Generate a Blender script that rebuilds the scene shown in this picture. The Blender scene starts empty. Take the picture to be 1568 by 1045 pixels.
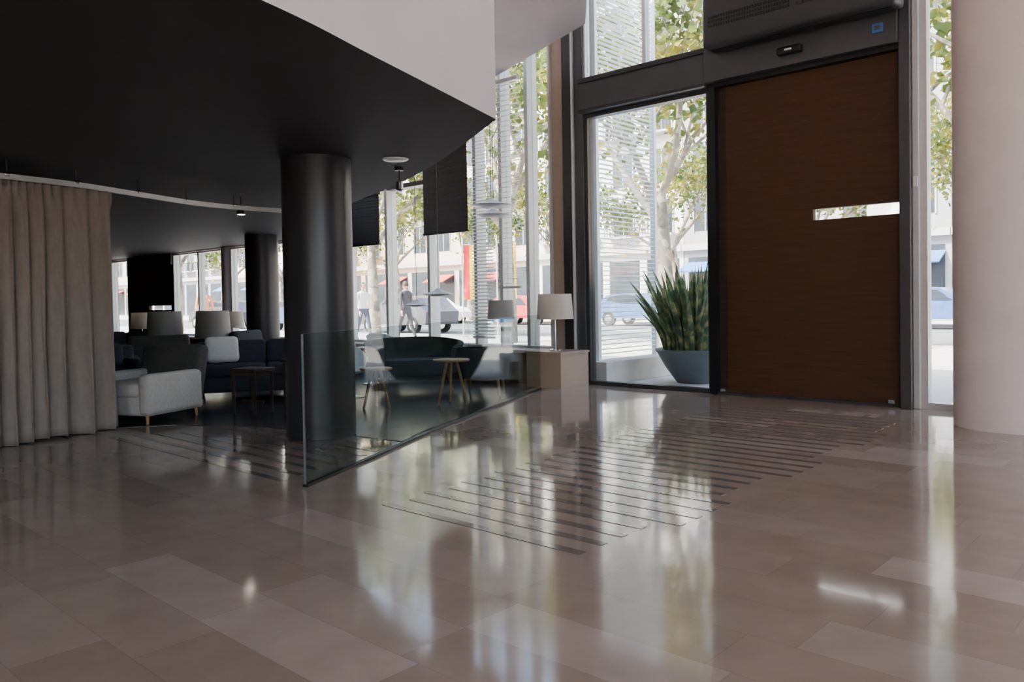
import bpy, bmesh, math, random
from mathutils import Vector, Matrix, noise
random.seed(7)
R=math.radians
scn=bpy.context.scene

# ---------------------------------------------------------------- materials
def newmat(name):
    m=bpy.data.materials.new(name); m.use_nodes=True
    nt=m.node_tree; b=nt.nodes.get('Principled BSDF')
    return m,nt,b
def pm(name,col,rough=.5,metal=0,var=.12,scale=6,bump=0,bscale=60,stretch=(1,1,1),spec=.5):
    m,nt,b=newmat(name)
    tc=nt.nodes.new('ShaderNodeTexCoord'); mp=nt.nodes.new('ShaderNodeMapping')
    mp.inputs['Scale'].default_value=stretch
    nt.links.new(tc.outputs['Object'],mp.inputs['Vector'])
    n=nt.nodes.new('ShaderNodeTexNoise'); n.inputs['Scale'].default_value=scale; n.inputs['Detail'].default_value=4
    nt.links.new(mp.outputs[0],n.inputs['Vector'])
    r=nt.nodes.new('ShaderNodeValToRGB')
    r.color_ramp.elements[0].position=.3; r.color_ramp.elements[1].position=.7
    r.color_ramp.elements[0].color=(*[c*(1-var) for c in col],1)
    r.color_ramp.elements[1].color=(*[min(1,c*(1+var)) for c in col],1)
    nt.links.new(n.outputs['Fac'],r.inputs[0]); nt.links.new(r.outputs[0],b.inputs['Base Color'])
    b.inputs['Roughness'].default_value=rough; b.inputs['Metallic'].default_value=metal
    b.inputs['Specular IOR Level'].default_value=spec
    if bump:
        n2=nt.nodes.new('ShaderNodeTexNoise'); n2.inputs['Scale'].default_value=bscale
        nt.links.new(mp.outputs[0],n2.inputs['Vector'])
        bp=nt.nodes.new('ShaderNodeBump'); bp.inputs['Strength'].default_value=bump; bp.inputs['Distance'].default_value=.01
        nt.links.new(n2.outputs['Fac'],bp.inputs['Height']); nt.links.new(bp.outputs[0],b.inputs['Normal'])
    return m
def glassmat(name,tint=(.97,.99,.985),rough=0.0,base=.03,graze=.9):
    # thin architectural glass: clear transmission + Schlick reflection (same from either side of the pane)
    m,nt,b=newmat(name); nt.nodes.remove(b)
    out=[n for n in nt.nodes if n.type=='OUTPUT_MATERIAL'][0]
    t=nt.nodes.new('ShaderNodeBsdfTransparent'); t.inputs[0].default_value=(*tint,1)
    g=nt.nodes.new('ShaderNodeBsdfGlossy'); g.inputs['Roughness'].default_value=rough
    lw=nt.nodes.new('ShaderNodeLayerWeight'); lw.inputs[0].default_value=.5
    p=nt.nodes.new('ShaderNodeMath'); p.operation='POWER'; p.inputs[1].default_value=5; nt.links.new(lw.outputs['Facing'],p.inputs[0])
    a=nt.nodes.new('ShaderNodeMath'); a.operation='MULTIPLY_ADD'; a.inputs[1].default_value=graze; a.inputs[2].default_value=base; a.use_clamp=True
    nt.links.new(p.outputs[0],a.inputs[0])
    mx=nt.nodes.new('ShaderNodeMixShader'); nt.links.new(a.outputs[0],mx.inputs[0])
    nt.links.new(t.outputs[0],mx.inputs[1]); nt.links.new(g.outputs[0],mx.inputs[2]); nt.links.new(mx.outputs[0],out.inputs[0])
    return m
def translucent(name,col,fac=.5):
    m,nt,b=newmat(name)
    b.inputs['Base Color'].default_value=(*col,1); b.inputs['Roughness'].default_value=.5
    out=[n for n in nt.nodes if n.type=='OUTPUT_MATERIAL'][0]
    t=nt.nodes.new('ShaderNodeBsdfTranslucent'); t.inputs[0].default_value=(*col,1)
    mx=nt.nodes.new('ShaderNodeMixShader'); mx.inputs[0].default_value=fac
    nt.links.new(b.outputs[0],mx.inputs[1]); nt.links.new(t.outputs[0],mx.inputs[2]); nt.links.new(mx.outputs[0],out.inputs[0])
    return m
def emis(name,col,s):
    m,nt,b=newmat(name); b.inputs['Emission Color'].default_value=(*col,1); b.inputs['Emission Strength'].default_value=s
    return m

def floormat():
    m,nt,b=newmat('limestone_tiles'); N=nt.nodes.new; L=nt.links.new
    def M(op,a,bb=None,clamp=False):
        n=N('ShaderNodeMath'); n.operation=op; n.use_clamp=clamp
        for i,v in enumerate((a,bb)):
            if v is None: continue
            if isinstance(v,(int,float)): n.inputs[i].default_value=v
            else: L(v,n.inputs[i])
        return n.outputs[0]
    tc=N('ShaderNodeTexCoord'); sp=N('ShaderNodeSeparateXYZ'); L(tc.outputs['Object'],sp.inputs[0])
    H=.28; W=.84
    yr=M('DIVIDE',M('ADD',sp.outputs[1],-1.02+H*40),H); row=M('FLOOR',yr); fy=M('FRACT',yr)
    wn=N('ShaderNodeTexWhiteNoise'); wn.noise_dimensions='1D'; L(row,wn.inputs['W'])
    xr=M('ADD',M('DIVIDE',M('ADD',sp.outputs[0],40),W),M('MULTIPLY',wn.outputs['Value'],3.0)); col=M('FLOOR',xr); fx=M('FRACT',xr)
    cb=N('ShaderNodeCombineXYZ'); L(row,cb.inputs[0]); L(col,cb.inputs[1])
    wn2=N('ShaderNodeTexWhiteNoise'); wn2.noise_dimensions='2D'; L(cb.outputs[0],wn2.inputs['Vector'])
    r=N('ShaderNodeValToRGB'); e=r.color_ramp.elements
    e[0].position=0; e[0].color=(.30,.23,.18,1); e[1].position=1; e[1].color=(.43,.345,.295,1)
    for p,c in ((.15,(.32,.248,.195,1)),(.75,(.345,.268,.215,1)),(.9,(.365,.288,.236,1))):
        k=e.new(p); k.color=c
    L(wn2.outputs['Value'],r.inputs[0])
    n=N('ShaderNodeTexNoise'); n.inputs['Scale'].default_value=5; n.inputs['Detail'].default_value=7; L(tc.outputs['Object'],n.inputs['Vector'])
    r2=N('ShaderNodeValToRGB'); r2.color_ramp.elements[0].position=.3; r2.color_ramp.elements[0].color=(.86,.85,.84,1); r2.color_ramp.elements[1].position=.75; r2.color_ramp.elements[1].color=(1.0,1.0,1.0,1)
    L(n.outputs['Fac'],r2.inputs[0])
    mul=N('ShaderNodeMixRGB'); mul.blend_type='MULTIPLY'; mul.inputs[0].default_value=1; L(r.outputs[0],mul.inputs[1]); L(r2.outputs[0],mul.inputs[2])
    ey=M('MULTIPLY',M('MINIMUM',fy,M('SUBTRACT',1.0,fy)),H); ex=M('MULTIPLY',M('MINIMUM',fx,M('SUBTRACT',1.0,fx)),W)
    edge=M('LESS_THAN',M('MINIMUM',ex,ey),.0012)
    mx=N('ShaderNodeMixRGB'); L(M('MULTIPLY',edge,.35),mx.inputs[0]); L(mul.outputs[0],mx.inputs[1]); mx.inputs[2].default_value=(.12,.09,.07,1)
    L(mx.outputs[0],b.inputs['Base Color'])
    rr=M('ADD',M('MULTIPLY',n.outputs['Fac'],.04),M('ADD',M('MULTIPLY',wn2.outputs['Value'],.03),.05)); L(rr,b.inputs['Roughness'])
    s2=N('ShaderNodeSeparateColor'); L(wn2.outputs['Color'],s2.inputs[0])
    cn=N('ShaderNodeCombineXYZ'); L(M('MULTIPLY',M('SUBTRACT',s2.outputs[0],.5),.007),cn.inputs[0]); L(M('MULTIPLY',M('SUBTRACT',s2.outputs[1],.5),.007),cn.inputs[1])
    g=N('ShaderNodeNewGeometry'); va=N('ShaderNodeVectorMath'); va.operation='ADD'; L(g.outputs['Normal'],va.inputs[0]); L(cn.outputs[0],va.inputs[1])
    vn=N('ShaderNodeVectorMath'); vn.operation='NORMALIZE'; L(va.outputs[0],vn.inputs[0])
    bp=N('ShaderNodeBump'); bp.inputs['Strength'].default_value=.02; bp.inputs['Distance'].default_value=.02
    n3=N('ShaderNodeTexNoise'); n3.inputs['Scale'].default_value=3.5; L(tc.outputs['Object'],n3.inputs['Vector'])
    L(n3.outputs['Fac'],bp.inputs['Height']); L(vn.outputs[0],bp.inputs['Normal'])
    L(bp.outputs[0],b.inputs['Normal'])
    b.inputs['IOR'].default_value=1.52
    return m

def woodmat(name,c1,c2,rough=.45):
    m,nt,b=newmat(name); N=nt.nodes.new; L=nt.links.new
    tc=N('ShaderNodeTexCoord'); mp=N('ShaderNodeMapping'); mp.inputs['Scale'].default_value=(1.2,1.2,22); L(tc.outputs['Object'],mp.inputs[0])
    n=N('ShaderNodeTexNoise'); n.inputs['Scale'].default_value=2; n.inputs['Detail'].default_value=6; L(mp.outputs[0],n.inputs['Vector'])
    r=N('ShaderNodeValToRGB'); r.color_ramp.elements[0].position=.3; r.color_ramp.elements[0].color=(*c1,1); r.color_ramp.elements[1].position=.72; r.color_ramp.elements[1].color=(*c2,1)
    L(n.outputs['Fac'],r.inputs[0]); L(r.outputs[0],b.inputs['Base Color']); b.inputs['Roughness'].default_value=rough
    b.inputs['Specular IOR Level'].default_value=.3
    return m
def barkmat():
    m,nt,b=newmat('plane_tree_bark'); N=nt.nodes.new; L=nt.links.new
    tc=N('ShaderNodeTexCoord'); v=N('ShaderNodeTexVoronoi'); v.inputs['Scale'].default_value=5; L(tc.outputs['Object'],v.inputs['Vector'])
    r=N('ShaderNodeValToRGB'); e=r.color_ramp.elements; e[0].color=(.10,.09,.07,1); e[1].color=(.34,.30,.22,1); k=e.new(.5); k.color=(.20,.17,.13,1)
    s=N('ShaderNodeSeparateColor'); L(v.outputs['Color'],s.inputs[0]); L(s.outputs[0],r.inputs[0]); L(r.outputs[0],b.inputs['Base Color']); b.inputs['Roughness'].default_value=.8
    return m
def leafmat(name,c1,c2,c3,trans=.45,scale=2.5):
    m,nt,b=newmat(name); N=nt.nodes.new; L=nt.links.new
    tc=N('ShaderNodeTexCoord'); n=N('ShaderNodeTexNoise'); n.inputs['Scale'].default_value=scale; n.inputs['Detail'].default_value=5; L(tc.outputs['Object'],n.inputs['Vector'])
    r=N('ShaderNodeValToRGB'); e=r.color_ramp.elements; e[0].position=.35; e[0].color=(*c1,1); e[1].position=.66; e[1].color=(*c3,1); k=e.new(.5); k.color=(*c2,1)
    L(n.outputs['Fac'],r.inputs[0]); L(r.outputs[0],b.inputs['Base Color']); b.inputs['Roughness'].default_value=.5
    if trans:
        out=[q for q in nt.nodes if q.type=='OUTPUT_MATERIAL'][0]
        t=N('ShaderNodeBsdfTranslucent'); L(r.outputs[0],t.inputs[0]); mx=N('ShaderNodeMixShader'); mx.inputs[0].default_value=trans
        L(b.outputs[0],mx.inputs[1]); L(t.outputs[0],mx.inputs[2]); L(mx.outputs[0],out.inputs[0])
    return m

FLOOR=floormat()
STRIP=pm('inlay_strip',(.16,.13,.11),.08,0,.12,8)
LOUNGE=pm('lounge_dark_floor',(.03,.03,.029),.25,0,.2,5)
SOFFIT=pm('dark_soffit_paint',(.036,.032,.033),.7,0,.06,2,spec=.25)
WHITE=pm('white_plaster',(.66,.57,.555),.6,0,.03,2)
COLW=pm('pale_concrete',(.66,.54,.505),.55,0,.05,3,.08,30)
BEIGE=pm('beige_pier',(.36,.265,.20),.5,0,.05,3)
GREYW=pm('warm_grey_wall',(.46,.40,.35),.7,0,.05,2)
DARKW=pm('dark_wall',(.05,.036,.028),.6,0,.1,2)
FRAME=pm('dark_grey_frame',(.045,.043,.045),.35,.3,.05,4)
HEAD=pm('grey_header_metal',(.075,.072,.075),.4,.3,.05,4)
UNIT=pm('charcoal_unit_metal',(.040,.039,.041),.45,.2,.05,4)
BLACK=pm('black_metal',(.010,.010,.011),.35,.2,.1,4)
SILVER=pm('silver_mullion',(.62,.61,.60),.4,.3,.04,4)
DCOL=pm('dark_column_paint',(.04,.037,.040),.36,.3,.06,2)
WOOD=woodmat('dark_brown_wood',(.050,.019,.0065),(.072,.029,.010),.6)
LWOOD=woodmat('oak_wood',(.30,.15,.07),(.42,.23,.11))
DWOOD=woodmat('dark_wood',(.025,.015,.011),(.04,.025,.018))
GLASS=glassmat('window_glass')
RGLASS=glassmat('railing_glass',(.82,.87,.855),0,.04,.40)
CURT=pm('curtain_fabric',(.31,.245,.205),.85,0,.08,30,.15,300,(1,1,.3))
FABL=pm('light_grey_fabric',(.47,.42,.38),.9,0,.08,40,.2,300)
FABN=pm('navy_fabric',(.03,.034,.05),.9,0,.15,40,.2,300)
FABD=pm('charcoal_fabric',(.06,.052,.048),.9,0,.15,40,.2,300)
FABT=pm('dark_teal_fabric',(.014,.020,.024),.7,0,.15,40,.1,300)
CUSH=pm('white_cushion',(.75,.74,.73),.85,0,.05,20)
SHADEW=translucent('lampshade_white',(.85,.77,.68),.5)
SHADEG=translucent('lampshade_grey',(.50,.47,.45),.35)
CHROME=pm('chrome',(.7,.7,.7),.15,1,.03,3)
WPLAS=pm('white_plastic',(.8,.8,.8),.3,0,.03,3)
POT=pm('slate_pot',(.085,.105,.11),.5,0,.1,6,.1,60)
SOIL=pm('soil',(.05,.035,.025),.95,0,.3,30,.6,40)
PLANT=leafmat('snake_plant_leaf',(.03,.065,.028),(.07,.115,.045),(.32,.30,.13),.15,9)
LEAF=leafmat('plane_tree_leaf',(.03,.055,.012),(.09,.13,.02),(.36,.30,.04),.5,.9)
BARK=barkmat()
PAVE=pm('pavement',(.50,.47,.44),.7,0,.1,4)
ROAD=pm('asphalt',(.14,.14,.145),.75,0,.12,12)
BLDG=[pm('building_cream',(.50,.43,.35),.8,0,.06,1),pm('building_white',(.60,.59,.57),.8,0,.05,1),pm('building_grey',(.26,.27,.29),.7,0,.06,1),pm('building_ochre',(.46,.32,.21),.8,0,.06,1)]
BWIN=pm('building_window',(.035,.045,.06),.15,0,.3,1)
BAL=pm('balcony_slab',(.42,.40,.38),.7,0,.05,1)
LOUV=pm('louver_white',(.78,.80,.81),.4,0,.03,3)
RED=pm('flag_red',(.65,.02,.02),.7); YEL=pm('flag_yellow',(.85,.55,.03),.7); BLK=pm('flag_black',(.015,.015,.015),.7)
RUB=pm('tyre_rubber',(.02,.02,.02),.8); AWN=pm('awning_red',(.45,.06,.04),.7); AWNB=pm('awning_blue',(.06,.16,.42),.7)
SKIN=pm('skin',(.55,.33,.24),.55); HAIR=pm('hair_dark',(.04,.025,.018),.7)
LAMPGLOW=emis('lamp_lens',(1,.9,.75),12)

# ---------------------------------------------------------------- mesh builder
class MB:
    def __init__(s): s.v=[];s.f=[];s.m=[];s.mats=[]
    def mi(s,mat):
        if mat not in s.mats: s.mats.append(mat)
        return s.mats.index(mat)
    def add(s,vs,fs,mat,X=None):
        o=len(s.v)
        for p in vs:
            p=Vector(p)
            if X is not None: p=X@p
            s.v.append(tuple(p))
        k=s.mi(mat)
        for f in fs: s.f.append(tuple(i+o for i in f)); s.m.append(k)
    def box(s,x0,x1,y0,y1,z0,z1,mat,X=None):
        vs=[(x0,y0,z0),(x1,y0,z0),(x1,y1,z0),(x0,y1,z0),(x0,y0,z1),(x1,y0,z1),(x1,y1,z1),(x0,y1,z1)]
        s.add(vs,[(0,3,2,1),(4,5,6,7),(0,1,5,4),(1,2,6,5),(2,3,7,6),(3,0,4,7)],mat,X)
    def rbox(s,x0,x1,y0,y1,z0,z1,mat,r=.04,X=None,seg=3):
        bm=bmesh.new(); bmesh.ops.create_cube(bm,size=1)
        for v in bm.verts:
            v.co=Vector(((x0+x1)/2+v.co.x*(x1-x0),(y0+y1)/2+v.co.y*(y1-y0),(z0+z1)/2+v.co.z*(z1-z0)))
        bmesh.ops.bevel(bm,geom=list(bm.edges),offset=min(r,.49*min(x1-x0,y1-y0,z1-z0)),segments=seg,profile=.5,affect='EDGES')
        bm.verts.index_update()
        s.add([v.co.copy() for v in bm.verts],[[v.index for v in f.verts] for f in bm.faces],mat,X); bm.free()
    def tube(s,pts,rads,mat,n=8,X=None):
        pts=[Vector(p) for p in pts]; 
        if isinstance(rads,(int,float)): rads=[rads]*len(pts)
        vs=[];fs=[]; prev=None
        for i,p in enumerate(pts):
            t=(pts[min(i+1,len(pts)-1)]-pts[max(i-1,0)]).normalized()
            if prev is None:
                a=Vector((1,0,0)) if abs(t.x)<.8 else Vector((0,1,0))
                u=(a-t*a.dot(t)).normalized()
            else: u=(prev-t*prev.dot(t)).normalized()
            prev=u; w=t.cross(u)
            for k in range(n):
                an=2*math.pi*k/n; vs.append(p+(u*math.cos(an)+w*math.sin(an))*rads[i])
        for i in range(len(pts)-1):
            for k in range(n):
                a=i*n+k;b=i*n+(k+1)%n; fs.append((a,b,b+n,a+n))
        fs.append(tuple(range(n-1,-1,-1))); fs.append(tuple(range((len(pts)-1)*n,len(pts)*n)))
        s.add(vs,fs,mat,X)
    def lathe(s,prof,mat,c=(0,0,0),n=36,X=None,sx=1,sy=1):
        vs=[];fs=[]
        for r,z in prof:
            for k in range(n):
                a=2*math.pi*k/n; vs.append((c[0]+r*math.cos(a)*sx,c[1]+r*math.sin(a)*sy,c[2]+z))
        for i in range(len(prof)-1):
            for k in range(n):
                a=i*n+k;b=i*n+(k+1)%n; fs.append((a,b,b+n,a+n))
        if prof[0][0]>1e-5: fs.append(tuple(range(n-1,-1,-1)))
        if prof[-1][0]>1e-5: fs.append(tuple(range((len(prof)-1)*n,len(prof)*n)))
        s.add(vs,fs,mat,X)
    def prism(s,poly,z0,z1,mside,mbot=None,mtop=None):
        n=len(poly)
        vs=[(x,y,z0) for x,y in poly]+[(x,y,z1) for x,y in poly]
        side=[(i,(i+1)%n,(i+1)%n+n,i+n) for i in range(n)]
        s.add(vs,side,mside)
        s.add(vs[:n],[tuple(range(n))[::-1]],mbot or mside); s.add(vs[n:],[tuple(range(n))],mtop or mside)
    def build(s,name,loc=(0,0,0),rz=0,parent=None,smooth=35,bevel=0,fix=True):
        me=bpy.data.meshes.new(name); me.from_pydata(s.v,[],s.f)
        for m in s.mats: me.materials.append(m)
        me.polygons.foreach_set('material_index',s.m)
        if fix:
            bm=bmesh.new(); bm.from_mesh(me); bmesh.ops.recalc_face_normals(bm,faces=bm.faces); bm.to_mesh(me); bm.free()
        if smooth:
            me.polygons.foreach_set('use_smooth',[True]*len(me.polygons)); me.set_sharp_from_angle(angle=R(smooth))
        me.update()
        o=bpy.data.objects.new(name,me); scn.collection.objects.link(o); o.location=loc; o.rotation_euler=(0,0,rz)
        if parent: o.parent=parent
        if bevel:
            b=o.modifiers.new('bevel','BEVEL'); b.width=bevel; b.segments=2; b.limit_method='ANGLE'
        return o
def empty(name,loc=(0,0,0),rz=0):
    o=bpy.data.objects.new(name,None); scn.collection.objects.link(o); o.location=loc; o.rotation_euler=(0,0,rz); return o
def smoothpath(pts,n=8):
    P=[Vector((p[0],p[1],p[2] if len(p)>2 else 0)) for p in pts]; out=[]
    for i in range(len(P)-1):
        p0=P[max(i-1,0)];p1=P[i];p2=P[i+1];p3=P[min(i+2,len(P)-1)]
        for k in range(n):
            t=k/n
            out.append(.5*((2*p1)+(p2-p0)*t+(2*p0-5*p1+4*p2-p3)*t*t+(3*p1-p0-3*p2+p3)*t**3))
    out.append(P[-1]); return out

WY=8.35; ZC=5.6; ZS=2.3
# ---------------------------------------------------------------- shell
b=MB(); b.box(-22,6,-8,8.5,-.15,0,FLOOR); b.build('floor',smooth=0)
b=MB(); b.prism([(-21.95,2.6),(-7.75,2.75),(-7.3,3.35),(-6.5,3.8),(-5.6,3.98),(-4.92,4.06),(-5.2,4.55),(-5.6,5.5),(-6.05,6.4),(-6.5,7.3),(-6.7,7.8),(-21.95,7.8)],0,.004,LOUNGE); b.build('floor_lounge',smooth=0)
b=MB(); b.box(-22.2,6.2,-8.2,8.55,ZC,ZC+.3,WHITE); b.build('ceiling',smooth=0)
b=MB(); b.box(-22.2,1.95,-8.2,-8,0,ZC,GREYW); b.box(1.95,6.2,-8.2,-8,0,.3,GREYW); b.box(1.95,6.2,-8.2,-8,5.2,ZC,GREYW); b.box(5.8,6.2,-8.2,-8,.3,5.2,GREYW); b.build('wall_back',smooth=0)  # opening behind the camera added to let fill light in
b=MB(); b.box(6,6.2,-8,8.5,0,.3,GREYW); b.box(6,6.2,-8,8.5,5.2,ZC,GREYW); b.box(6,6.2,-8,-4.8,.3,5.2,GREYW); b.box(6,6.2,1.8,8.5,.3,5.2,GREYW); b.build('wall_right',smooth=0)  # unseen side opening, added so light from the right fills the lobby
b=MB(); b.box(-22.2,-22,-8,8.5,0,ZC,DARKW); b.build('wall_left',smooth=0)

# mezzanine: white fascia, dark soffit
front=[tuple(p)[:2] for p in smoothpath([(-2.0,-7.9),(-2.1,-3),(-2.45,0),(-2.85,1.65),(-3.15,2.5),(-3.66,3.87)],8)]
backe=[tuple(p)[:2] for p in smoothpath([(-3.66,3.87),(-4.89,4.56),(-6.23,5.2),(-7.7,5.75),(-10,6.7),(-12.2,8.2)],6)][1:]
b=MB(); b.prism(front+backe+[(-21.9,8.2),(-21.9,-7.9)],ZS,4.2,WHITE,SOFFIT); b.build('ceiling_mezzanine',smooth=25)
up=[tuple(p)[:2] for p in smoothpath([(-1.5,-7.9),(-2.2,2.0),(-3.6,4.8),(-4.95,6.6),(-5.5,7.3)],6)]+[(-7.9,8.2),(-21.9,8.2),(-21.9,-7.9)]
b=MB(); b.prism(up,4.202,5.58,WHITE,WHITE); b.build('ceiling_upper',smooth=25)

# ---------------------------------------------------------------- facade
wn=[0]
def window(x0,x1,z0,z1,fm=SILVER,w=.05,d=.12,tr=(),y=WY):
    wn[0]+=1; b=MB()
    b.box(x0,x0+w,y-d/2,y+d/2,z0,z1,fm); b.box(x1-w,x1,y-d/2,y+d/2,z0,z1,fm)
    b.box(x0+w,x1-w,y-d/2,y+d/2,z0,z0+w,fm); b.box(x0+w,x1-w,y-d/2,y+d/2,z1-w,z1,fm)
    for t in tr: b.box(x0+w,x1-w,y-d/2,y+d/2,t-.035,t+.035,FRAME)
    b.box(x0+w,x1-w,y-.006,y+.006,z0+w,z1-w,GLASS)
    return b.build('window_%d'%wn[0],smooth=0)
window(-6.29,-4.50,0,3.47,FRAME,.05,.12)
window(-6.29,-5.38,3.90,ZC,SILVER,.025,.10)
window(-5.38,-2.36,3.90,ZC,SILVER,.025,.10)
window(-2.30,-.6,0,ZC,SILVER,.06,.12)
window(-.6,1.6,0,ZC,SILVER,.06,.12)
for i in range(2,4): window(-1.9+i*1.925,-1.9+(i+1)*1.925,.3,5.2,SILVER,.05,.12,y=-8.1)  # unseen back-wall windows, added for interior fill light
for i in range(1,4):  # right-wall windows out of view, added to brighten the interior
    o=window(0,2.2,.3,5.2,SILVER,.05,.12,y=0); o.rotation_euler=(0,0,R(90)); o.location=(6.1,-7+i*2.2,0)
b=MB(); b.box(1.6,6,WY-.15,WY+.15,0,ZC,GREYW); b.build('wall_front',smooth=0)
b=MB(); b.box(-6.29,-4.5,WY-.16,WY+.12,3.47,3.90,HEAD); b.box(-4.5,-2.46,WY-.20,WY+.12,3.50,3.90,HEAD)
b.box(-6.29,-4.5,WY-.19,WY-.16,3.84,3.90,FRAME); b.box(-6.29,-4.5,WY-.19,WY-.16,3.47,3.51,FRAME)
b.build('trim_1',smooth=0,bevel=.006)
b=MB(); b.box(-6.62,-6.44,WY-.10,WY+.14,0,ZC,FRAME); b.box(-6.44,-6.29,WY-.08,WY+.12,0,ZC,HEAD); b.box(-6.46,-6.43,WY-.12,WY-.08,0,ZC,SILVER); b.build('trim_2',smooth=0,bevel=.006)
b=MB(); b.box(-6.83,-6.62,WY-.06,WY+.14,0,ZC,BEIGE); b.build('trim_3',smooth=0,bevel=.01)
b=MB(); b.box(-2.46,-2.36,WY-.16,WY+.14,0,ZC,HEAD); b.box(-2.36,-2.30,WY-.1,WY+.12,0,ZC,SILVER)
b.box(-2.35,-2.31,WY-.12,WY-.1,2.12,2.22,WPLAS); b.build('trim_4',smooth=0,bevel=.006)
def wooddoor(n,x0,x1,h,sx0,sx1,sz0,sz1,y=WY):
    b=MB()
    b.box(x0,x0+.09,y-.12,y+.1,0,h,BLACK); b.box(x0+.09,x1,y-.13,y+.1,h-.05,h,BLACK)
    px0=x0+.09;px1=x1-.03; z0=.03;z1=h-.05; ya,yb=y-.04,y+.03
    b.box(px1,x1,y-.06,y+.06,0.03,h-.05,HEAD)
    b.box(px0,sx0,ya,yb,z0,z1,WOOD); b.box(sx0,sx1,ya,yb,z0,sz0,WOOD); b.box(sx0,sx1,ya,yb,sz1,z1,WOOD)
    if sx1<px1-.001: b.box(sx1,px1,ya,yb,z0,z1,WOOD)
    b.box(sx0,sx1,y-.012,y-.006,sz0,sz1,GLASS)
    b.box(x0+.09,x1,y-.10,y+.06,0,.03,FRAME)
    b.box(px0,px0+.09,ya-.006,ya-.001,z0,z1,DWOOD)
    b.box(px0+.02,px0+.08,ya-.06,ya-.012,.035,.07,CHROME)
    b.box(px1-.1,px1-.04,ya-.06,ya-.002,.035,.07,CHROME)
    b.build('door_%d'%n,smooth=0)
wooddoor(1,-4.50,-2.46,3.50,-3.34,-2.49,1.885,2.0)
xs=[-6.83,-7.25,-7.75,-8.26,-9.28,-10.3,-11.4,-12.4]
for i in range(len(xs)-1):
    window(xs[i+1],xs[i],.45,ZC,SILVER,.03,.2,tr=((2.95,) if i in (4,5,6) else ()))
for a,c in ((-13.4,-12.4),(-14.4,-13.4),(-15.4,-14.4),(-16.8,-15.75),(-18.0,-16.8)):
    window(a,c,.45,2.28,SILVER,.03,.14)
window(-21.5,-20.4,0,2.28,SILVER,.045,.14)
b=MB(); b.lathe([(.16,.451),(.16,2.295)],COLW,(-15.58,WY,0)); b.build('pilaster')
wooddoor(2,-20.4,-18.0,2.1,-19.4,-18.2,1.02,1.12)
b=MB(); b.box(-20.4,-18.0,WY-.12,WY+.1,2.1,2.295,DARKW);b.box(-22,-21.5,WY-.12,WY+.1,0,2.295,DARKW); b.build('trim_5',smooth=0)
b=MB(); b.box(-17.98,-6.84,WY-.1,WY+.12,0,.449,DARKW); b.box(-17.98,-6.84,7.90,WY-.1,0,.41,DARKW); b.box(-17.98,-6.84,7.86,WY-.1,.41,.449,COLW); b.build('window_ledge',smooth=0,bevel=.004)
b=MB(); b.box(-22,-12.4,WY-.1,WY+.12,2.3,ZC,GREYW); b.build('wall_front_upper',smooth=0)
b=MB(); b.box(-6.78,-6.22,7.66,8.22,0,.43,BEIGE); b.box(-6.80,-6.20,7.64,8.22,.43,.455,BEIGE); b.build('low_plinth',smooth=0)
def blind(x0,x1,z0,z1,mat,pitch=.05,y=WY-.2,ang=50):
    b=MB(); z=z0
    b.box(x0,x1,y-.02,y+.02,z0-.03,z0,mat)
    while z<z1-.03:
        X=Matrix.Translation(((x0+x1)/2,y,z+pitch/2))@Matrix.Rotation(R(ang),4,'X')
        b.box(-(x1-x0)/2,(x1-x0)/2,-.028,.028,-.0015,.0015,mat,X); z+=pitch
    b.box(x0,x1,y-.03,y+.03,z1-.05,z1,mat)
    b.tube([(x0+.1,y,z0),(x0+.1,y,z1)],.003,mat,4); b.tube([(x1-.1,y,z0),(x1-.1,y,z1)],.003,mat,4)
    return b.build('venetian_blind',smooth=0)
blind(-9.26,-8.30,2.14,4.18,BLACK,ang=82)
blind(-11.35,-10.34,2.07,2.9,BLACK,ang=80)
blind(-12.35,-11.44,2.07,2.9,BLACK,ang=80)
blind(-8.22,-7.8,.6,4.15,SILVER,ang=20)
blind(-7.71,-7.29,1.3,4.15,SILVER,pitch=.07,ang=4)

# air curtain unit
b=MB()
b.rbox(-4.36,-2.38,7.86,WY-.205,3.78,4.35,UNIT,.05)
for row in range(3):
    for i in range(62):
        x=-4.28+i*.0295
        if abs(x+3.35)<.03: continue
        b.box(x,x+.016,7.855,7.862,3.99+row*.045,4.02+row*.045,BLACK)
b.box(-4.3,-2.44,7.95,8.05,3.772,3.79,BLACK)
b.build('air_curtain_unit',smooth=35)
b=MB(); b.rbox(-3.62,-3.36,WY-.27,WY-.2,3.60,3.68,BLACK,.015); b.rbox(-3.53,-3.45,WY-.285,WY-.27,3.625,3.655,CHROME,.006); b.build('door_sensor')
b=MB(); b.rbox(-2.68,-2.58,WY-.225,WY-.2,3.62,3.71,AWNB,.008); b.rbox(-2.655,-2.605,WY-.232,WY-.225,3.645,3.685,HEAD,.004); b.build('wall_switch')

# columns
b=MB(); b.lathe([(.45,0),(.45,ZC-.002)],COLW,n=72); b.build('round_column',(-1.40,7.62,0))
b=MB(); b.lathe([(.29,0),(.285,.004),(.285,ZS)],DCOL,n=64); b.build('dark_round_column',(-5.72,3.86,0))
b=MB(); b.lathe([(.28,0),(.275,.004),(.275,ZS)],DCOL,n=48); b.build('dark_round_column',(-12.5,7.3,0))

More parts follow.
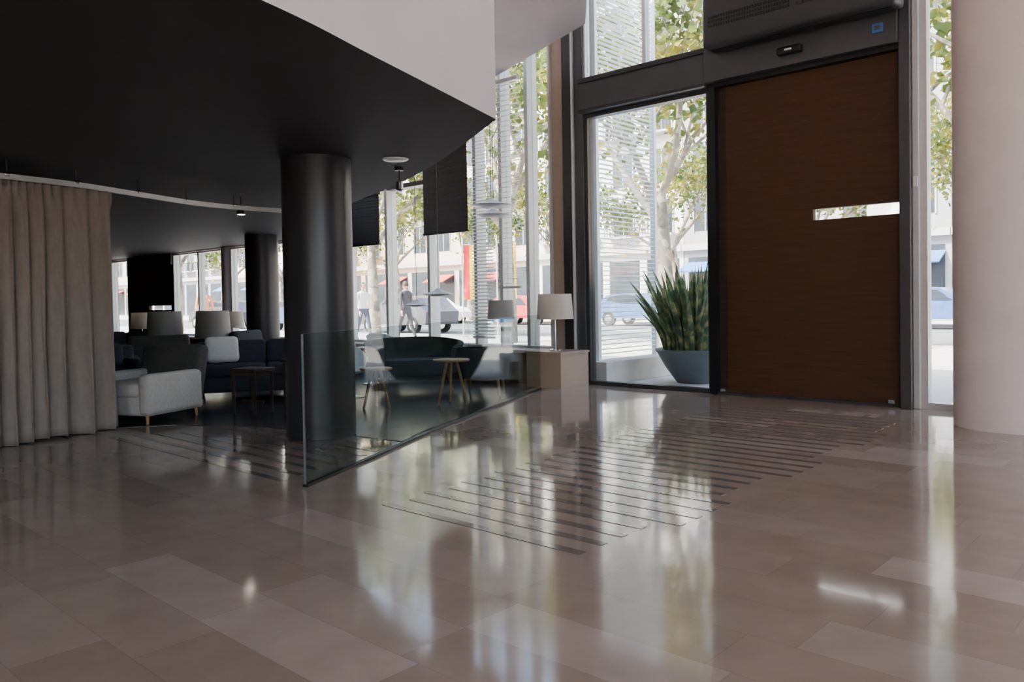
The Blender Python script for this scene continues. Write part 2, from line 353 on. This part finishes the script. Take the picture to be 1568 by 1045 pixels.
# inlay strips
b=MB(); y=2.74;i=0
while y<7.5:
    xl=-3.42-.10*(y-2.74)-(.0 if i%2 else .05); xr=-2.12-.02*(y-2.74)+(.12 if (i//4)%2 else 0)
    b.box(xl,xr,y-.026,y+.026,0,.0025,STRIP); y+=.165;i+=1
b.build('floor_inlay_strips',smooth=0)
b=MB(); y=2.70
while y<3.75:
    t=(y-2.7)/1.05
    b.box(-7.1+.55*t,-4.42-.35*t,y-.026,y+.026,0,.0025,STRIP); y+=.165
b.build('floor_inlay_strips',smooth=0)

# glass railing
path=smoothpath([(-4.17,2.69),(-4.53,3.42),(-5.05,4.45),(-5.67,5.83),(-6.42,7.5)],12)
def ribbon(b,P,z0,z1,th,mat):
    n=len(P); vs=[];fs=[]
    for i,p in enumerate(P):
        t=(P[min(i+1,n-1)]-P[max(i-1,0)]).normalized(); nn=Vector((-t.y,t.x,0))*th/2
        for q,z in ((p+nn,z0),(p-nn,z0),(p-nn,z1),(p+nn,z1)): vs.append((q.x,q.y,z))
    for i in range(n-1):
        a=i*4;c=a+4
        for k in range(4): fs.append((a+k,a+(k+1)%4,c+(k+1)%4,c+k))
    fs.append((3,2,1,0)); fs.append(((n-1)*4,(n-1)*4+1,(n-1)*4+2,(n-1)*4+3))
    b.add(vs,fs,mat)
EDGE=pm('glass_polished_edge',(.025,.035,.033),.3)
b=MB(); ribbon(b,path,0,.018,.035,BLACK)
for k in range(3): ribbon(b,path[k*16:(k+1)*16+1][:-1]+[path[(k+1)*16].lerp(path[(k+1)*16-1],.08)],.018,.92,.014,RGLASS)
ribbon(b,path,.92,.922,.010,EDGE)
b.box(-.002,.003,-.007,.007,.018,.92,EDGE,Matrix.Translation(path[0])@Matrix.Rotation(R(-25),4,'Z'))
b.build('glass_railing',smooth=30)

# curtain + track
cp=smoothpath([(-6.9,-2.0),(-7.05,-.5),(-7.2,.8),(-7.33,1.96),(-7.42,2.45),(-7.52,2.92)],60)
def curtain():
    b=MB(); rows=26; P=cp; n=len(P); s=0; S=[0]
    for i in range(1,n): s+=(P[i]-P[i-1]).length; S.append(s)
    vs=[];fs=[]
    for j in range(rows+1):
        t=j/rows; z=.015+2.12*(1-t)
        for i,p in enumerate(P):
            tt=(P[min(i+1,n-1)]-P[max(i-1,0)]).normalized(); nn=Vector((-tt.y,tt.x,0)); s_=S[i]
            ph=s_*2*math.pi/.17+2.6*math.sin(s_*3.1)+1.2*math.sin(s_*7.3+1)+.9*math.sin(s_*1.7+2)*t
            loc=noise.noise(Vector((s_*2.2,t*1.3,0)))
            off=(.030+.046*t)*(1+.6*loc)*math.sin(ph)+.012*math.sin(ph*2.1+1+2*t)+.02*noise.noise(Vector((s_*9,t*2.5,3)))
            if t<.06: off=.020*math.sin(ph*2)
            q=p+nn*off+tt*(.02*math.sin(ph*2)*t)
            vs.append((q.x+.03*t*math.sin(s_*2),q.y,z+.01*math.sin(s_*9)*(t>.98)))
    for j in range(rows):
        for i in range(n-1):
            a=j*n+i; fs.append((a,a+1,a+1+n,a+n))
    b.add(vs,fs,CURT)
    o=b.build('curtain',smooth=80,fix=False)
    m=o.modifiers.new('s','SOLIDIFY'); m.thickness=.004
curtain()
tp=smoothpath([(-6.9,-2.0),(-7.05,-.5),(-7.2,.8),(-7.33,1.96),(-7.45,2.6),(-7.75,3.3),(-8.02,3.95),(-8.1,4.6),(-8.0,5.2)],10)
b=MB(); ribbon(b,tp,2.14,2.185,.03,SILVER)
for k in range(4,len(tp),9):
    p=tp[k]; b.tube([(p.x,p.y,2.18),(p.x,p.y,ZS)],.007,BLACK,6); b.rbox(p.x-.02,p.x+.02,p.y-.02,p.y+.02,2.17,2.20,CHROME,.006)
b.build('curtain_track',smooth=30)

# ---------------------------------------------------------------- furniture
def legs(b,xs_,ys_,h,r,mat,splay=.02):
    for x in xs_:
        for y in ys_:
            b.tube([(x*(1+splay),y*(1+splay),0.0),(x,y,h)],[r*.7,r],mat,8)
def armchair(loc,rz,fab,w=.78,d=.76,arm=.47,back=.70,name='armchair',fb=None):
    b=MB(); hw=w/2;hd=d/2
    legs(b,(-hw+.08,hw-.08),(-hd+.08,hd-.08),.09,.018,LWOOD)
    b.rbox(-hw+.02,hw-.02,-hd+.03,hd-.03,.08,.27,fab,.03)
    b.rbox(-hw+.13,hw-.13,-hd,hd-.16,.25,.39,fab,.05)
    for sx in (-1,1):
        x0,x1=(-hw,-hw+.13) if sx<0 else (hw-.13,hw)
        b.rbox(x0,x1,-hd+.01,hd-.05,.09,arm,fab,.045)
    X=Matrix.Translation((0,hd-.12,.12))@Matrix.Rotation(R(-12),4,'X')
    b.rbox(-hw+.005,hw-.005,-.07,.08,0,back-.10,fb or fab,.055,X)
    b.build(name,loc,rz)
def sofa(loc,rz,fab,w=1.8,d=.8,arm=.5,back=.7,name='sofa',cush=True):
    b=MB(); hw=w/2;hd=d/2
    legs(b,(-hw+.1,hw-.1),(-hd+.08,hd-.08),.1,.02,DWOOD)
    b.rbox(-hw,hw,-hd+.02,hd,.09,.28,fab,.03)
    n=2
    for i in range(n):
        a=-hw+.14+i*(w-.28)/n; c=a+(w-.28)/n-.01
        b.rbox(a,c,-hd,hd-.2,.27,.41,fab,.05)
        X=Matrix.Translation((0,hd-.28,.38))@Matrix.Rotation(R(-10),4,'X')
        b.rbox(a,c,-.06,.09,0,.30,fab,.055,X)
    b.rbox(-hw,hw,hd-.16,hd,.1,back-.05,fab,.05)
    for x0 in (-hw,hw-.14): b.rbox(x0,x0+.14,-hd+.01,hd-.02,.1,arm,fab,.05)
    if cush:
        for x,a in ((-hw+.34,12),(hw-.34,-10)):
            X=Matrix.Translation((x,hd-.40,.57))@Matrix.Rotation(R(a),4,'Z')@Matrix.Rotation(R(-18),4,'X')
            b.rbox(-.19,.19,-.055,.055,-.16,.16,CUSH,.054,X)
    b.build(name,loc,rz)
def tubshell(b,rx,ry,th,z0,zb,zf,fab,span=130,flare=1.15,n=40):
    vs=[];fs=[];rowsn=6
    for i in range(n+1):
        a=R(90-span+2*span*i/n); t=abs(2*i/n-1)
        zt=zb+(zf-zb)*(t**2.2)
        for j in range(rowsn+1):
            z=z0+(zt-z0)*j/rowsn; k=1+(flare-1)*j/rowsn
            vs.append((rx*k*math.cos(a),ry*k*math.sin(a),z))
        for j in range(rowsn,-1,-1):
            z=z0+(zt-z0)*j/rowsn; k=1+(flare-1)*j/rowsn
            vs.append(((rx-th)*k*math.cos(a),(ry-th)*k*math.sin(a),z+(.012 if j==rowsn else 0)))
    m=2*(rowsn+1)
    for i in range(n):
        for j in range(m):
            a0=i*m+j;a1=i*m+(j+1)%m; fs.append((a0,a1,a1+m,a0+m))
    fs.append(tuple(range(m))); fs.append(tuple(range(n*m,n*m+m))[::-1])
    b.add(vs,fs,fab)
def tubchair(loc,rz,fab,s=.3,name='tub_armchair',leg=LWOOD,zb=.66,zf=.5,sx=1.0,zs=.2):
    b=MB(); tubshell(b,s*sx*.9,s*.9,.06,zs,zb,zf,fab)
    b.lathe([(s*.5,zs-.03),(s*.86,zs),(s*.88,zs+.14),(s*.82,zs+.19),(0.001,zs+.2)],fab,sx=sx)
    legs(b,(-s*.6*sx,s*.6*sx),(-s*.55,s*.55),zs+.02,.018,leg,.15)
    b.build(name,loc,rz)
def roundtable(loc,r,h,top,leg,name='round_side_table',pedestal=False):
    b=MB(); b.lathe([(r-.01,h-.022),(r,h-.015),(r,h-.004),(r-.006,h)],top)
    if pedestal: b.lathe([(r*.6,0),(r*.6,.01),(.03,.03),(.02,.06),(.02,h-.03),(.06,h-.022)],leg)
    else:
        for k in range(3):
            a=2*math.pi*k/3+.4; b.tube([(r*.9*math.cos(a),r*.9*math.sin(a),0),(r*.3*math.cos(a),r*.3*math.sin(a),h-.02)],[.013,.018],leg)
    b.build(name,loc)
def squaretable(loc,rz,w,h,mat,name='side_table'):
    b=MB(); hw=w/2; b.rbox(-hw,hw,-hw,hw,h-.035,h,mat,.008)
    b.box(-hw+.03,hw-.03,-hw+.03,hw-.03,h-.08,h-.035,mat)
    for x in (-hw+.03,hw-.03):
        for y in (-hw+.03,hw-.03): b.tube([(x,y,0),(x,y,h-.04)],[.014,.02],mat,6)
    b.box(-hw+.03,hw-.03,-.01,.01,.1,.13,mat)
    b.build(name,loc,rz)
def lamp(loc,ztop,zbot,r,shade,name='floor_lamp',stem=CHROME,base=.12):
    b=MB()
    b.lathe([(base,0),(base,.012),(base*.2,.025),(.009,.04),(.009,zbot+.04)],stem,n=24)
    rt=r*.9
    b.lathe([(r,zbot),(rt,ztop),(rt-.006,ztop),(r-.006,zbot)],shade,n=40)
    for k in range(3):
        a=2*math.pi*k/3; b.tube([(0,0,zbot+.04),(rt*.97*math.cos(a),rt*.97*math.sin(a),ztop-.01)],.003,stem,5)
    b.lathe([(.001,zbot+.16),(.03,zbot+.13),(.035,zbot+.1),(.015,zbot+.05),(.015,zbot+.03)],WPLAS,n=16)
    b.build(name,loc,fix=False)
def pendant(loc,r,ztop,name='pendant_lamp'):
    b=MB(); b.lathe([(.001,.07),(.03,.065),(r*.35,.035),(r*.8,.008),(r,-.004),(r*.85,-.014),(r*.4,-.03),(.001,-.034)],WPLAS,n=40)
    b.tube([(0,0,.06),(0,0,ztop-loc[2])],.004,BLACK,6); b.lathe([(.05,ztop-loc[2]-.02),(.05,ztop-loc[2])],WPLAS,n=20)
    b.build(name,loc)

LZ=.004
armchair((-7.93,3.36,LZ),R(23.5),FABL,.76,.8,fb=FABD)
sofa((-8.75,5.15,LZ),R(58),FABN,1.7)
sofa((-9.6,3.2,LZ),R(80),FABN,1.5,cush=False)
armchair((-10.4,4.6,LZ),R(70),FABD)
armchair((-11.0,6.5,LZ),R(120),FABN)
sofa((-14.2,5.7,LZ),R(70),FABN,1.8)
armchair((-13.0,4.1,LZ),R(50),FABD)
squaretable((-7.42,4.2,LZ),R(20),.32,.46,DWOOD)
squaretable((-6.95,4.5,LZ),R(30),.34,.56,DWOOD)
tubchair((-6.62,6.72,LZ),R(215),FABT,.31,zb=.58,zf=.48)
tubchair((-7.72,6.60,LZ),R(60),FABT,.42,name='tub_sofa',sx=1.45,zb=.64,zf=.52)
roundtable((-6.3,5.9,LZ),.2,.48,LWOOD,LWOOD)
roundtable((-6.7,5.2,LZ),.17,.42,LWOOD,LWOOD,'wooden_stool')
roundtable((-8.75,6.75,LZ),.25,.5,WPLAS,CHROME,'round_pedestal_table',True)
def swan(loc,rz):
    b=MB(); tubshell(b,.19,.19,.02,.28,.66,.44,WPLAS,120,1.35)
    b.lathe([(.02,.26),(.15,.28),(.19,.31),(.18,.36),(.001,.37)],WPLAS)
    b.lathe([(.19,0),(.19,.008),(.02,.03),(.015,.27)],CHROME); b.build('swivel_chair',loc,rz)
swan((-7.75,5.62,LZ),R(110)); swan((-9.2,7.3,LZ),R(200)); swan((-10.5,7.4,LZ),R(150))
roundtable((-9.85,6.9,LZ),.3,.5,WPLAS,CHROME,'round_pedestal_table',True)
lamp((-11.95,5.35,LZ),1.02,.62,.26,SHADEG); lamp((-11.45,5.85,LZ),1.02,.62,.26,SHADEG)
lamp((-16.2,6.8,LZ),.98,.66,.22,SHADEW); lamp((-13.9,7.5,LZ),.98,.68,.20,SHADEW)
lamp((-7.55,8.02,.45),.66,.40,.19,SHADEG,'table_lamp',BLACK,.07)
lamp((-6.52,7.93,.457),.72,.40,.235,SHADEW,'table_lamp',CHROME,.08)
pendant((-6.1,6.35,2.15),.24,4.2); pendant((-6.45,6.75,2.10),.22,4.2)
pendant((-7.43,6.76,1.20),.19,4.2); pendant((-8.39,7.23,1.07),.17,4.2)
b=MB(); b.lathe([(.10,-.012),(.11,-.004),(.11,0)],WPLAS); b.lathe([(.07,-.016),(.08,-.012)],WPLAS); b.build('ceiling_downlight',(-5.25,4.32,ZS))
b=MB(); b.lathe([(.04,-.02),(.04,0)],BLACK); b.tube([(0,0,0),(0,0,-.12)],.006,BLACK); b.lathe([(.02,-.2),(.035,-.19),(.03,-.12),(.01,-.11)],CHROME); b.build('spotlight',(-5.6,4.65,ZS))
for loc in ((-8.2,4.55,ZS),):
    b=MB(); b.tube([(0,0,0),(0,0,-.12)],.007,BLACK); b.lathe([(.045,-.2),(.05,-.18),(.03,-.12),(.01,-.11)],BLACK); b.lathe([(.001,-.201),(.04,-.2)],LAMPGLOW); b.build('spotlight',loc)

# ---------------------------------------------------------------- potted plant outside
def plant(loc):
    e=empty('potted_snake_plant',loc)
    b=MB(); b.lathe([(.24,0),(.26,.02),(.40,.22),(.50,.40),(.53,.43),(.53,.45),(.50,.45),(.47,.40),(.2,.36)],POT,n=56); b.build('pot',parent=e)
    b=MB(); b.lathe([(.47,.39),(.3,.405),(.001,.41)],SOIL,n=40); b.build('soil',parent=e)
    b=MB(); rnd=random.Random(3)
    for i in range(230):
        a=rnd.uniform(0,2*math.pi); rr=.42*math.sqrt(rnd.random()); h=rnd.uniform(.6,1.28)*(1-.2*rr)
        base=Vector((rr*math.cos(a),rr*math.sin(a),.39)); lean=rnd.uniform(.05,.36)*(rr/.36+.25)
        out=Vector((math.cos(a),math.sin(a),0)); w=rnd.uniform(.026,.044); fa=rnd.uniform(0,math.pi); sd=Vector((math.cos(fa),math.sin(fa),0)); nn=Vector((-sd.y,sd.x,0))
        vs=[];fs=[];K=7
        for k in range(K+1):
            t=k/K; c=base+Vector((0,0,h*t))+out*(lean*t**1.7)+nn*.03*math.sin(t*3+a); ww=w*(.65+.9*t-1.5*t**3.2) if t<1 else .001
            ww=max(ww,.001); vs+= [c-sd*ww+nn*ww*.35,c,c+sd*ww+nn*ww*.35]
        for k in range(K):
            q=k*3; fs+=[(q,q+1,q+4,q+3),(q+1,q+2,q+5,q+4)]
        b.add(vs,fs,PLANT)
    b.build('leaves',parent=e,smooth=60,fix=False)
plant((-5.38,9.45,-.02))

# louver screen outside: clear glass with thin slats
b=MB(); z=.36
while z<5.4:
    b.box(-6.40,-6.345,8.72,10.0,z,z+.010,LOUV); z+=.062
b.box(-6.42,-6.408,8.7,10.02,.3,5.45,GLASS)
b.box(-6.42,-6.34,10.02,10.08,.28,5.45,LOUV); b.box(-6.42,-6.36,8.64,8.70,.28,5.45,LOUV)
b.build('louver_screen',smooth=0)
b=MB(); b.box(-6.5,-6.15,8.52,10.3,-.02,.28,PAVE); b.build('stone_kerb',smooth=0,bevel=.01)

# ---------------------------------------------------------------- street
b=MB(); b.box(-120,70,8.5,19,-.2,-.02,PAVE); b.box(-60,70,-40,-8.25,-.2,-.02,PAVE); b.box(6.25,70,-8.25,8.5,-.2,-.02,PAVE); b.build('sidewalk',smooth=0)
b=MB(); b.box(-120,70,19,32,-.25,-.12,ROAD)
for k in range(-38,24): b.box(k*3,k*3+1.6,25.4,25.55,-.12,-.115,WPLAS)
b.build('road',smooth=0)
b=MB(); b.box(-120,70,32,60,-.2,-.02,PAVE); b.build('sidewalk_opposite',smooth=0)
def building(x0,x1,h,mat,y=41,seed=0,aw=None):
    b=MB(); b.box(x0,x1,y,y+12,-.02,h,mat)
    b.box(x0,x1,y-.3,y,3.8,4.15,BAL); b.box(x0-.1,x1+.1,y-.4,y,h-.3,h+.2,BAL)
    n=int((x1-x0)/2.6); dx=(x1-x0)/n
    for i in range(n):
        c=x0+(i+.5)*dx
        b.box(c-dx*.40,c+dx*.40,y-.03,y,.1,3.4,BWIN)
        if aw and i%2==0:
            X=Matrix.Translation((c,y-.05,3.1))@Matrix.Rotation(R(25),4,'X'); b.box(-dx*.42,dx*.42,-1.3,0,-.03,.03,aw,X)
        f=0;z=4.9
        while z+2.2<h:
            b.box(c-.7,c+.7,y-.03,y,z,z+2.0,BWIN)
            b.box(c-.78,c-.7,y-.07,y,z-.05,z+2.05,BAL); b.box(c+.7,c+.78,y-.07,y,z-.05,z+2.05,BAL); b.box(c-.78,c+.78,y-.07,y,z+2.0,z+2.1,BAL)
            b.box(c-.03,c+.03,y-.05,y-.03,z,z+2.0,BAL)
            if (f+seed)%2==0:
                b.box(c-1.0,c+1.0,y-.7,y,z-.15,z-.03,BAL)
                for q in range(11): b.box(c-.98+q*.19,c-.95+q*.19,y-.69,y-.66,z-.03,z+.8,BLACK)
                b.box(c-1,c+1,y-.7,y-.65,z+.78,z+.83,BLACK)
            z+=3.0;f+=1
    b.build('building',smooth=0)
bx=-118;k=0;hs=[16,19,14,18,12,17,20,15]
while bx<60:
    w=[13,16,11,14][k%4]; building(bx,bx+w-.05,hs[k%8],BLDG[[1,0,2,1,3,0,1,2][k%8]],seed=k,aw=[None,AWN,None,AWNB][k%4]); bx+=w;k+=1

def treemesh(seed):
    rnd=random.Random(seed); b=MB(); tips=[]
    def branch(p,d,l,r,lv):
        pts=[p];rad=[r];n=5;q=p.copy();dd=d.copy()
        for i in range(n):
            dd=(dd+Vector((rnd.uniform(-.2,.2),rnd.uniform(-.2,.2),rnd.uniform(-.05,.15)))*(.9 if lv else .35)).normalized()
            q=q+dd*l/n; pts.append(q.copy()); rad.append(r*(1-.45*(i+1)/n))
            if lv>=1 and i>=2: tips.append((q.copy(),lv))
        b.tube(pts,rad,BARK,9 if lv<2 else 5)
        if lv<3:
            for k in range(4 if lv<2 else 3):
                a=rnd.uniform(0,2*math.pi) if lv else k*math.pi/2+rnd.uniform(-.4,.4)
                side=Vector((math.cos(a),math.sin(a),rnd.uniform(.2,.9))).normalized()
                nd=(dd*.55+side).normalized(); branch(pts[-1] if k<2 else pts[-2],nd,l*rnd.uniform(.55,.8),rad[-1]*.8,lv+1)
    branch(Vector((0,0,0)),Vector((0,0,1)),3.4,.22,0)
    for (t,lv) in tips:
        for k in range(13 if lv>1 else 6):
            c=t+Vector((rnd.gauss(0,.42),rnd.gauss(0,.42),rnd.gauss(0,.35)))
            s=rnd.uniform(.07,.14); u=Vector((rnd.uniform(-1,1),rnd.uniform(-1,1),rnd.uniform(-.6,.6))).normalized()
            w=u.cross(Vector((rnd.uniform(-1,1),rnd.uniform(-1,1),rnd.uniform(-1,1)))).normalized()
            b.add([c-u*s,c-w*s*.8+u*s*.3,c+u*s*1.1,c+w*s*.8+u*s*.3],[(0,1,2,3)],LEAF)
    return b
protos=[treemesh(s) for s in (11,23,35)]
tmesh=[]
def tree(i,loc,rz,s=1):
    while len(tmesh)<3:
        o=protos[len(tmesh)].build('plane_tree',smooth=60,fix=False); tmesh.append(o.data); bpy.data.objects.remove(o)
    o=bpy.data.objects.new('plane_tree',tmesh[i%3]); scn.collection.objects.link(o); o.location=loc; o.rotation_euler=(0,0,rz); o.scale=(s,s,s)
pos=[(-9.6,15.6),(-14.6,15.8),(-20.6,16),(-27,16),(-34,15.8),(-42,16),(-3,16.2),(4,16)]
for i,(x,y) in enumerate(pos): tree(i,(x,y,-.02),i*1.3,1.0+.1*(i%2))
for i,x in enumerate(range(-64,14,7)): tree(i+1,(x+1.5,34,-.02),i*2.1,1.05)

def car(loc,rz,mat,van=False,name='car'):
    b=MB()
    if van: prof=[(-2.4,.35),(-2.4,1.3),(-2.35,2.1),(-2.2,2.2),(1.2,2.2),(1.5,2.05),(2.05,1.25),(2.45,1.05),(2.5,.6),(2.45,.35)]; win=[(.1,1.3),(.1,1.95),(1.2,1.98),(1.75,1.3)]
    else: prof=[(-2.1,.35),(-2.15,.85),(-1.9,1.0),(-1.5,1.38),(-.6,1.48),(.3,1.42),(.95,1.0),(1.9,.85),(2.1,.65),(2.1,.35)]; win=[(-1.6,1.0),(-1.3,1.32),(-.6,1.4),(.25,1.35),(.75,1.0)]
    w=.85
    n=len(prof); vs=[(x,-w*(1 if z<1.05 else .9),z) for x,z in prof]+[(x,w*(1 if z<1.05 else .9),z) for x,z in prof]
    b.add(vs,[(i,(i+1)%n,(i+1)%n+n,i+n) for i in range(n)]+[tuple(range(n)),tuple(range(n,2*n))[::-1]],mat)
    for sg in (-1,1):
        m=len(win)
        b.add([(x,sg*(w*.955+.012),z) for x,z in win],[tuple(range(m))],BWIN)
        for wx in (-1.35,1.35):
            X=Matrix.Translation((wx,sg*(w-.08),.332))@Matrix.Rotation(R(90),4,'X')
            b.lathe([(.2,-.1),(.32,-.1),(.33,0),(.32,.1),(.2,.1)],RUB,n=24,X=X); b.lathe([(.19,-.105),(.19,.105)],CHROME,n=16,X=X)
    b.build(name,loc,rz,smooth=30)
CW=pm('car_white',(.75,.75,.75),.25);CR=pm('car_red',(.4,.03,.03),.25);CB=pm('car_blue',(.05,.1,.25),.25);CG=pm('car_grey',(.12,.12,.135),.25,.5)
RZ=-.118
car((-14,30.6,RZ),0,CG); car((-20,30.6,RZ),0,CB); car((-27,30.6,RZ),0,CR); car((-34,30.6,RZ),0,CW)
car((-25,21,RZ),math.pi,CG); car((-32,21,RZ),math.pi,CB); car((-40,21,RZ),math.pi,CG); car((-8,30.6,RZ),0,CB)
car((-48,30.6,RZ),0,CG)

def flag(loc,cols):
    b=MB(); b.lathe([(.12,0),(.12,.04),(.025,.07),(.025,3.1),(.001,3.15)],SILVER,(0,0,0),n=16); b.tube([(0,0,2.9),(.6,0,2.9)],.012,SILVER,6)
    for i,c in enumerate(cols):
        w=.55/len(cols); vs=[];fs=[];N=14
        for j in range(N+1):
            z=2.88-1.7*j/N
            for q in range(4):
                xx=.04+(i+q/3)*w; vs.append((xx,.05*math.sin(xx*9+j*.25)*(.3+j/N),z))
        for j in range(N):
            for q in range(3):
                a=j*4+q; fs.append((a,a+1,a+5,a+4))
        b.add(vs,fs,c)
    b.build('flag',loc,R(42),fix=False)
flag((-18.2,17.6,-.02),(RED,YEL,RED)); flag((-16.9,17.8,-.02),(BLK,RED,YEL))

b=MB(); b.tube([(0,0,0),(0,0,3.2)],.04,SILVER,10); b.lathe([(.001,-.02),(.35,-.02),(.35,.02),(.001,.02)],AWNB,X=Matrix.Translation((0,-.06,2.9))@Matrix.Rotation(R(90),4,'X'),n=28); b.lathe([(.34,-.03),(.37,-.03),(.37,.03),(.34,.03)],WPLAS,X=Matrix.Translation((0,-.06,2.9))@Matrix.Rotation(R(90),4,'X'),n=28); b.build('traffic_sign',(-5.6,17.8,-.02))
for x in (-24,-6.2,-31):
    b=MB(); b.tube([(0,0,0),(0,0,6),(.1,0,6.6),(.7,0,6.9),(1.4,0,6.95)],[.09,.06,.05,.045,.04],HEAD,10); b.rbox(1.2,1.9,-.12,.12,6.86,7.0,HEAD,.04); b.build('street_lamp',(x,18.6,-.02),R(90))

# ---------------------------------------------------------------- pedestrians
def clothmat(name,shirt,pants):
    m,nt,b=newmat(name); N=nt.nodes.new; L=nt.links.new
    tc=N('ShaderNodeTexCoord'); sp=N('ShaderNodeSeparateXYZ'); L(tc.outputs['Object'],sp.inputs[0])
    r=N('ShaderNodeValToRGB'); r.color_ramp.interpolation='CONSTANT'; e=r.color_ramp.elements
    mp=N('ShaderNodeMapRange'); mp.inputs[1].default_value=0; mp.inputs[2].default_value=2; L(sp.outputs[2],mp.inputs[0]); L(mp.outputs[0],r.inputs[0])
    e[0].position=0; e[0].color=(.03,.025,.02,1); e[1].position=.04; e[1].color=(*pants,1)
    k=e.new(.475); k.color=(*shirt,1); k=e.new(.735); k.color=(.55,.33,.24,1)
    L(r.outputs[0],b.inputs['Base Color']); b.inputs['Roughness'].default_value=.8
    return m
def person(loc,rz,shirt,pants,st=.28,name='pedestrian'):
    e=empty(name,loc,rz); cm=clothmat('clothes',shirt,pants)
    V=[(0,0,.95),(0,0,1.12),(0,-.01,1.32),(0,0,1.44),(0,-.015,1.52)]; Rr=[(.15,.11),(.13,.10),(.165,.115),(.07,.065),(.05,.055)]
    E=[(0,1),(1,2),(2,3),(3,4)]
    for s in (-1,1):
        f=st*s; o=len(V)
        V+=[(s*.10,0,.88),(s*.10,-f*.5-.03,.49),(s*.10,-f+.06*(s<0),.09),(s*.105,-f-.13,.035)]
        Rr+=[(.095,.1),(.06,.065),(.042,.045),(.04,.03)]; E+=[(0,o),(o,o+1),(o+1,o+2),(o+2,o+3)]
        o=len(V); V+=[(s*.19,0,1.39),(s*.235,f*.3,1.12),(s*.235,f*.65-.06,.88)]; Rr+=[(.06,.06),(.042,.045),(.028,.03)]; E+=[(3,o),(o,o+1),(o+1,o+2)]
    me=bpy.data.meshes.new('body'); me.from_pydata(V,E,[]); o=bpy.data.objects.new('body',me); scn.collection.objects.link(o); o.parent=e
    me.materials.append(cm)
    m=o.modifiers.new('skin','SKIN'); m.use_smooth_shade=True
    for i,d in enumerate(me.skin_vertices[0].data): d.radius=Rr[i]; d.use_root=(i==0)
    o.modifiers.new('sub','SUBSURF').levels=2
    b=MB(); b.lathe([(.001,-.115),(.045,-.10),(.068,-.05),(.076,.01),(.07,.07),(.045,.105),(.001,.118)],SKIN,(0,-.02,1.63),n=20,sy=1.2)
    b.lathe([(.001,-.02),(.012,-.012),(.008,.02),(.001,.03)],SKIN,(0,-.115,1.62),n=8)
    for s in (-1,1):
        b.lathe([(.001,-.008),(.009,0),(.001,.008)],BLACK,(s*.03,-.10,1.645),n=8); b.lathe([(.001,-.03),(.012,0),(.001,.03)],SKIN,(s*.078,-.01,1.63),n=8)
        f=st*s; hx,hy,hz=s*.235,f*.65-.06,.88
        b.rbox(hx-.015,hx+.015,hy-.04,hy+.035,hz-.10,hz+.0,SKIN,.012)
        for q in range(4): b.tube([(hx,hy-.032+q*.02,hz-.09),(hx-s*.004,hy-.034+q*.021,hz-.13),(hx-s*.016,hy-.034+q*.021,hz-.16-(.01 if q in(1,2) else 0))],[.009,.008,.006],SKIN,6)
        b.tube([(hx,hy-.035,hz-.03),(hx-s*.01,hy-.06,hz-.06),(hx-s*.012,hy-.065,hz-.09)],[.01,.009,.007],SKIN,6)
    b.box(-.022,.022,-.108,-.104,1.578,1.584,AWN)
    b.build('head_and_hands',parent=e)
    b=MB(); b.lathe([(.082,-.03),(.086,.02),(.078,.08),(.048,.118),(.001,.13)],HAIR,(0,-.005,1.635),n=20,sy=1.12); b.build('hair',parent=e)
person((-19.9,15.0,-.02),R(80),(.6,.6,.6),(.05,.06,.1)); person((-18.6,15.6,-.02),R(-95),(.04,.04,.05),(.04,.04,.05))
person((-24.8,12.4,-.02),R(60),(.5,.2,.1),(.1,.1,.15))

# ---------------------------------------------------------------- light
w=bpy.data.worlds.new('world'); scn.world=w; w.use_nodes=True; nt=w.node_tree
bg=nt.nodes['Background']; sky=nt.nodes.new('ShaderNodeTexSky'); sky.sky_type='NISHITA'; sky.sun_disc=False
sky.sun_elevation=R(50); sky.sun_rotation=R(200); sky.air_density=1.0; sky.dust_density=4
nt.links.new(sky.outputs[0],bg.inputs[0]); bg.inputs[1].default_value=.75
s=bpy.data.lights.new('sun','SUN'); s.energy=12; s.angle=R(.6); s.color=(1,.93,.81)
so=bpy.data.objects.new('sun',s); scn.collection.objects.link(so)
d=Vector((.45,.85,-1.15)).normalized(); so.rotation_euler=d.to_track_quat('-Z','Y').to_euler(); so.location=(0,0,20)

# ---------------------------------------------------------------- camera
cam=bpy.data.cameras.new('camera'); co=bpy.data.objects.new('camera',cam); scn.collection.objects.link(co)
co.matrix_world=Matrix.Translation((0,0,1.1))@Matrix.Rotation(R(42.5),4,'Z')@Matrix.Rotation(R(90-1.2),4,'X')@Matrix.Rotation(R(-.95),4,'Z')
cam.sensor_width=36; cam.lens=36*1230/1568; cam.shift_y=-36/1568; cam.clip_end=400
scn.camera=co
scn.view_settings.view_transform='AgX'
scn.view_settings.look='AgX - Base Contrast'
scn.view_settings.exposure=1.45
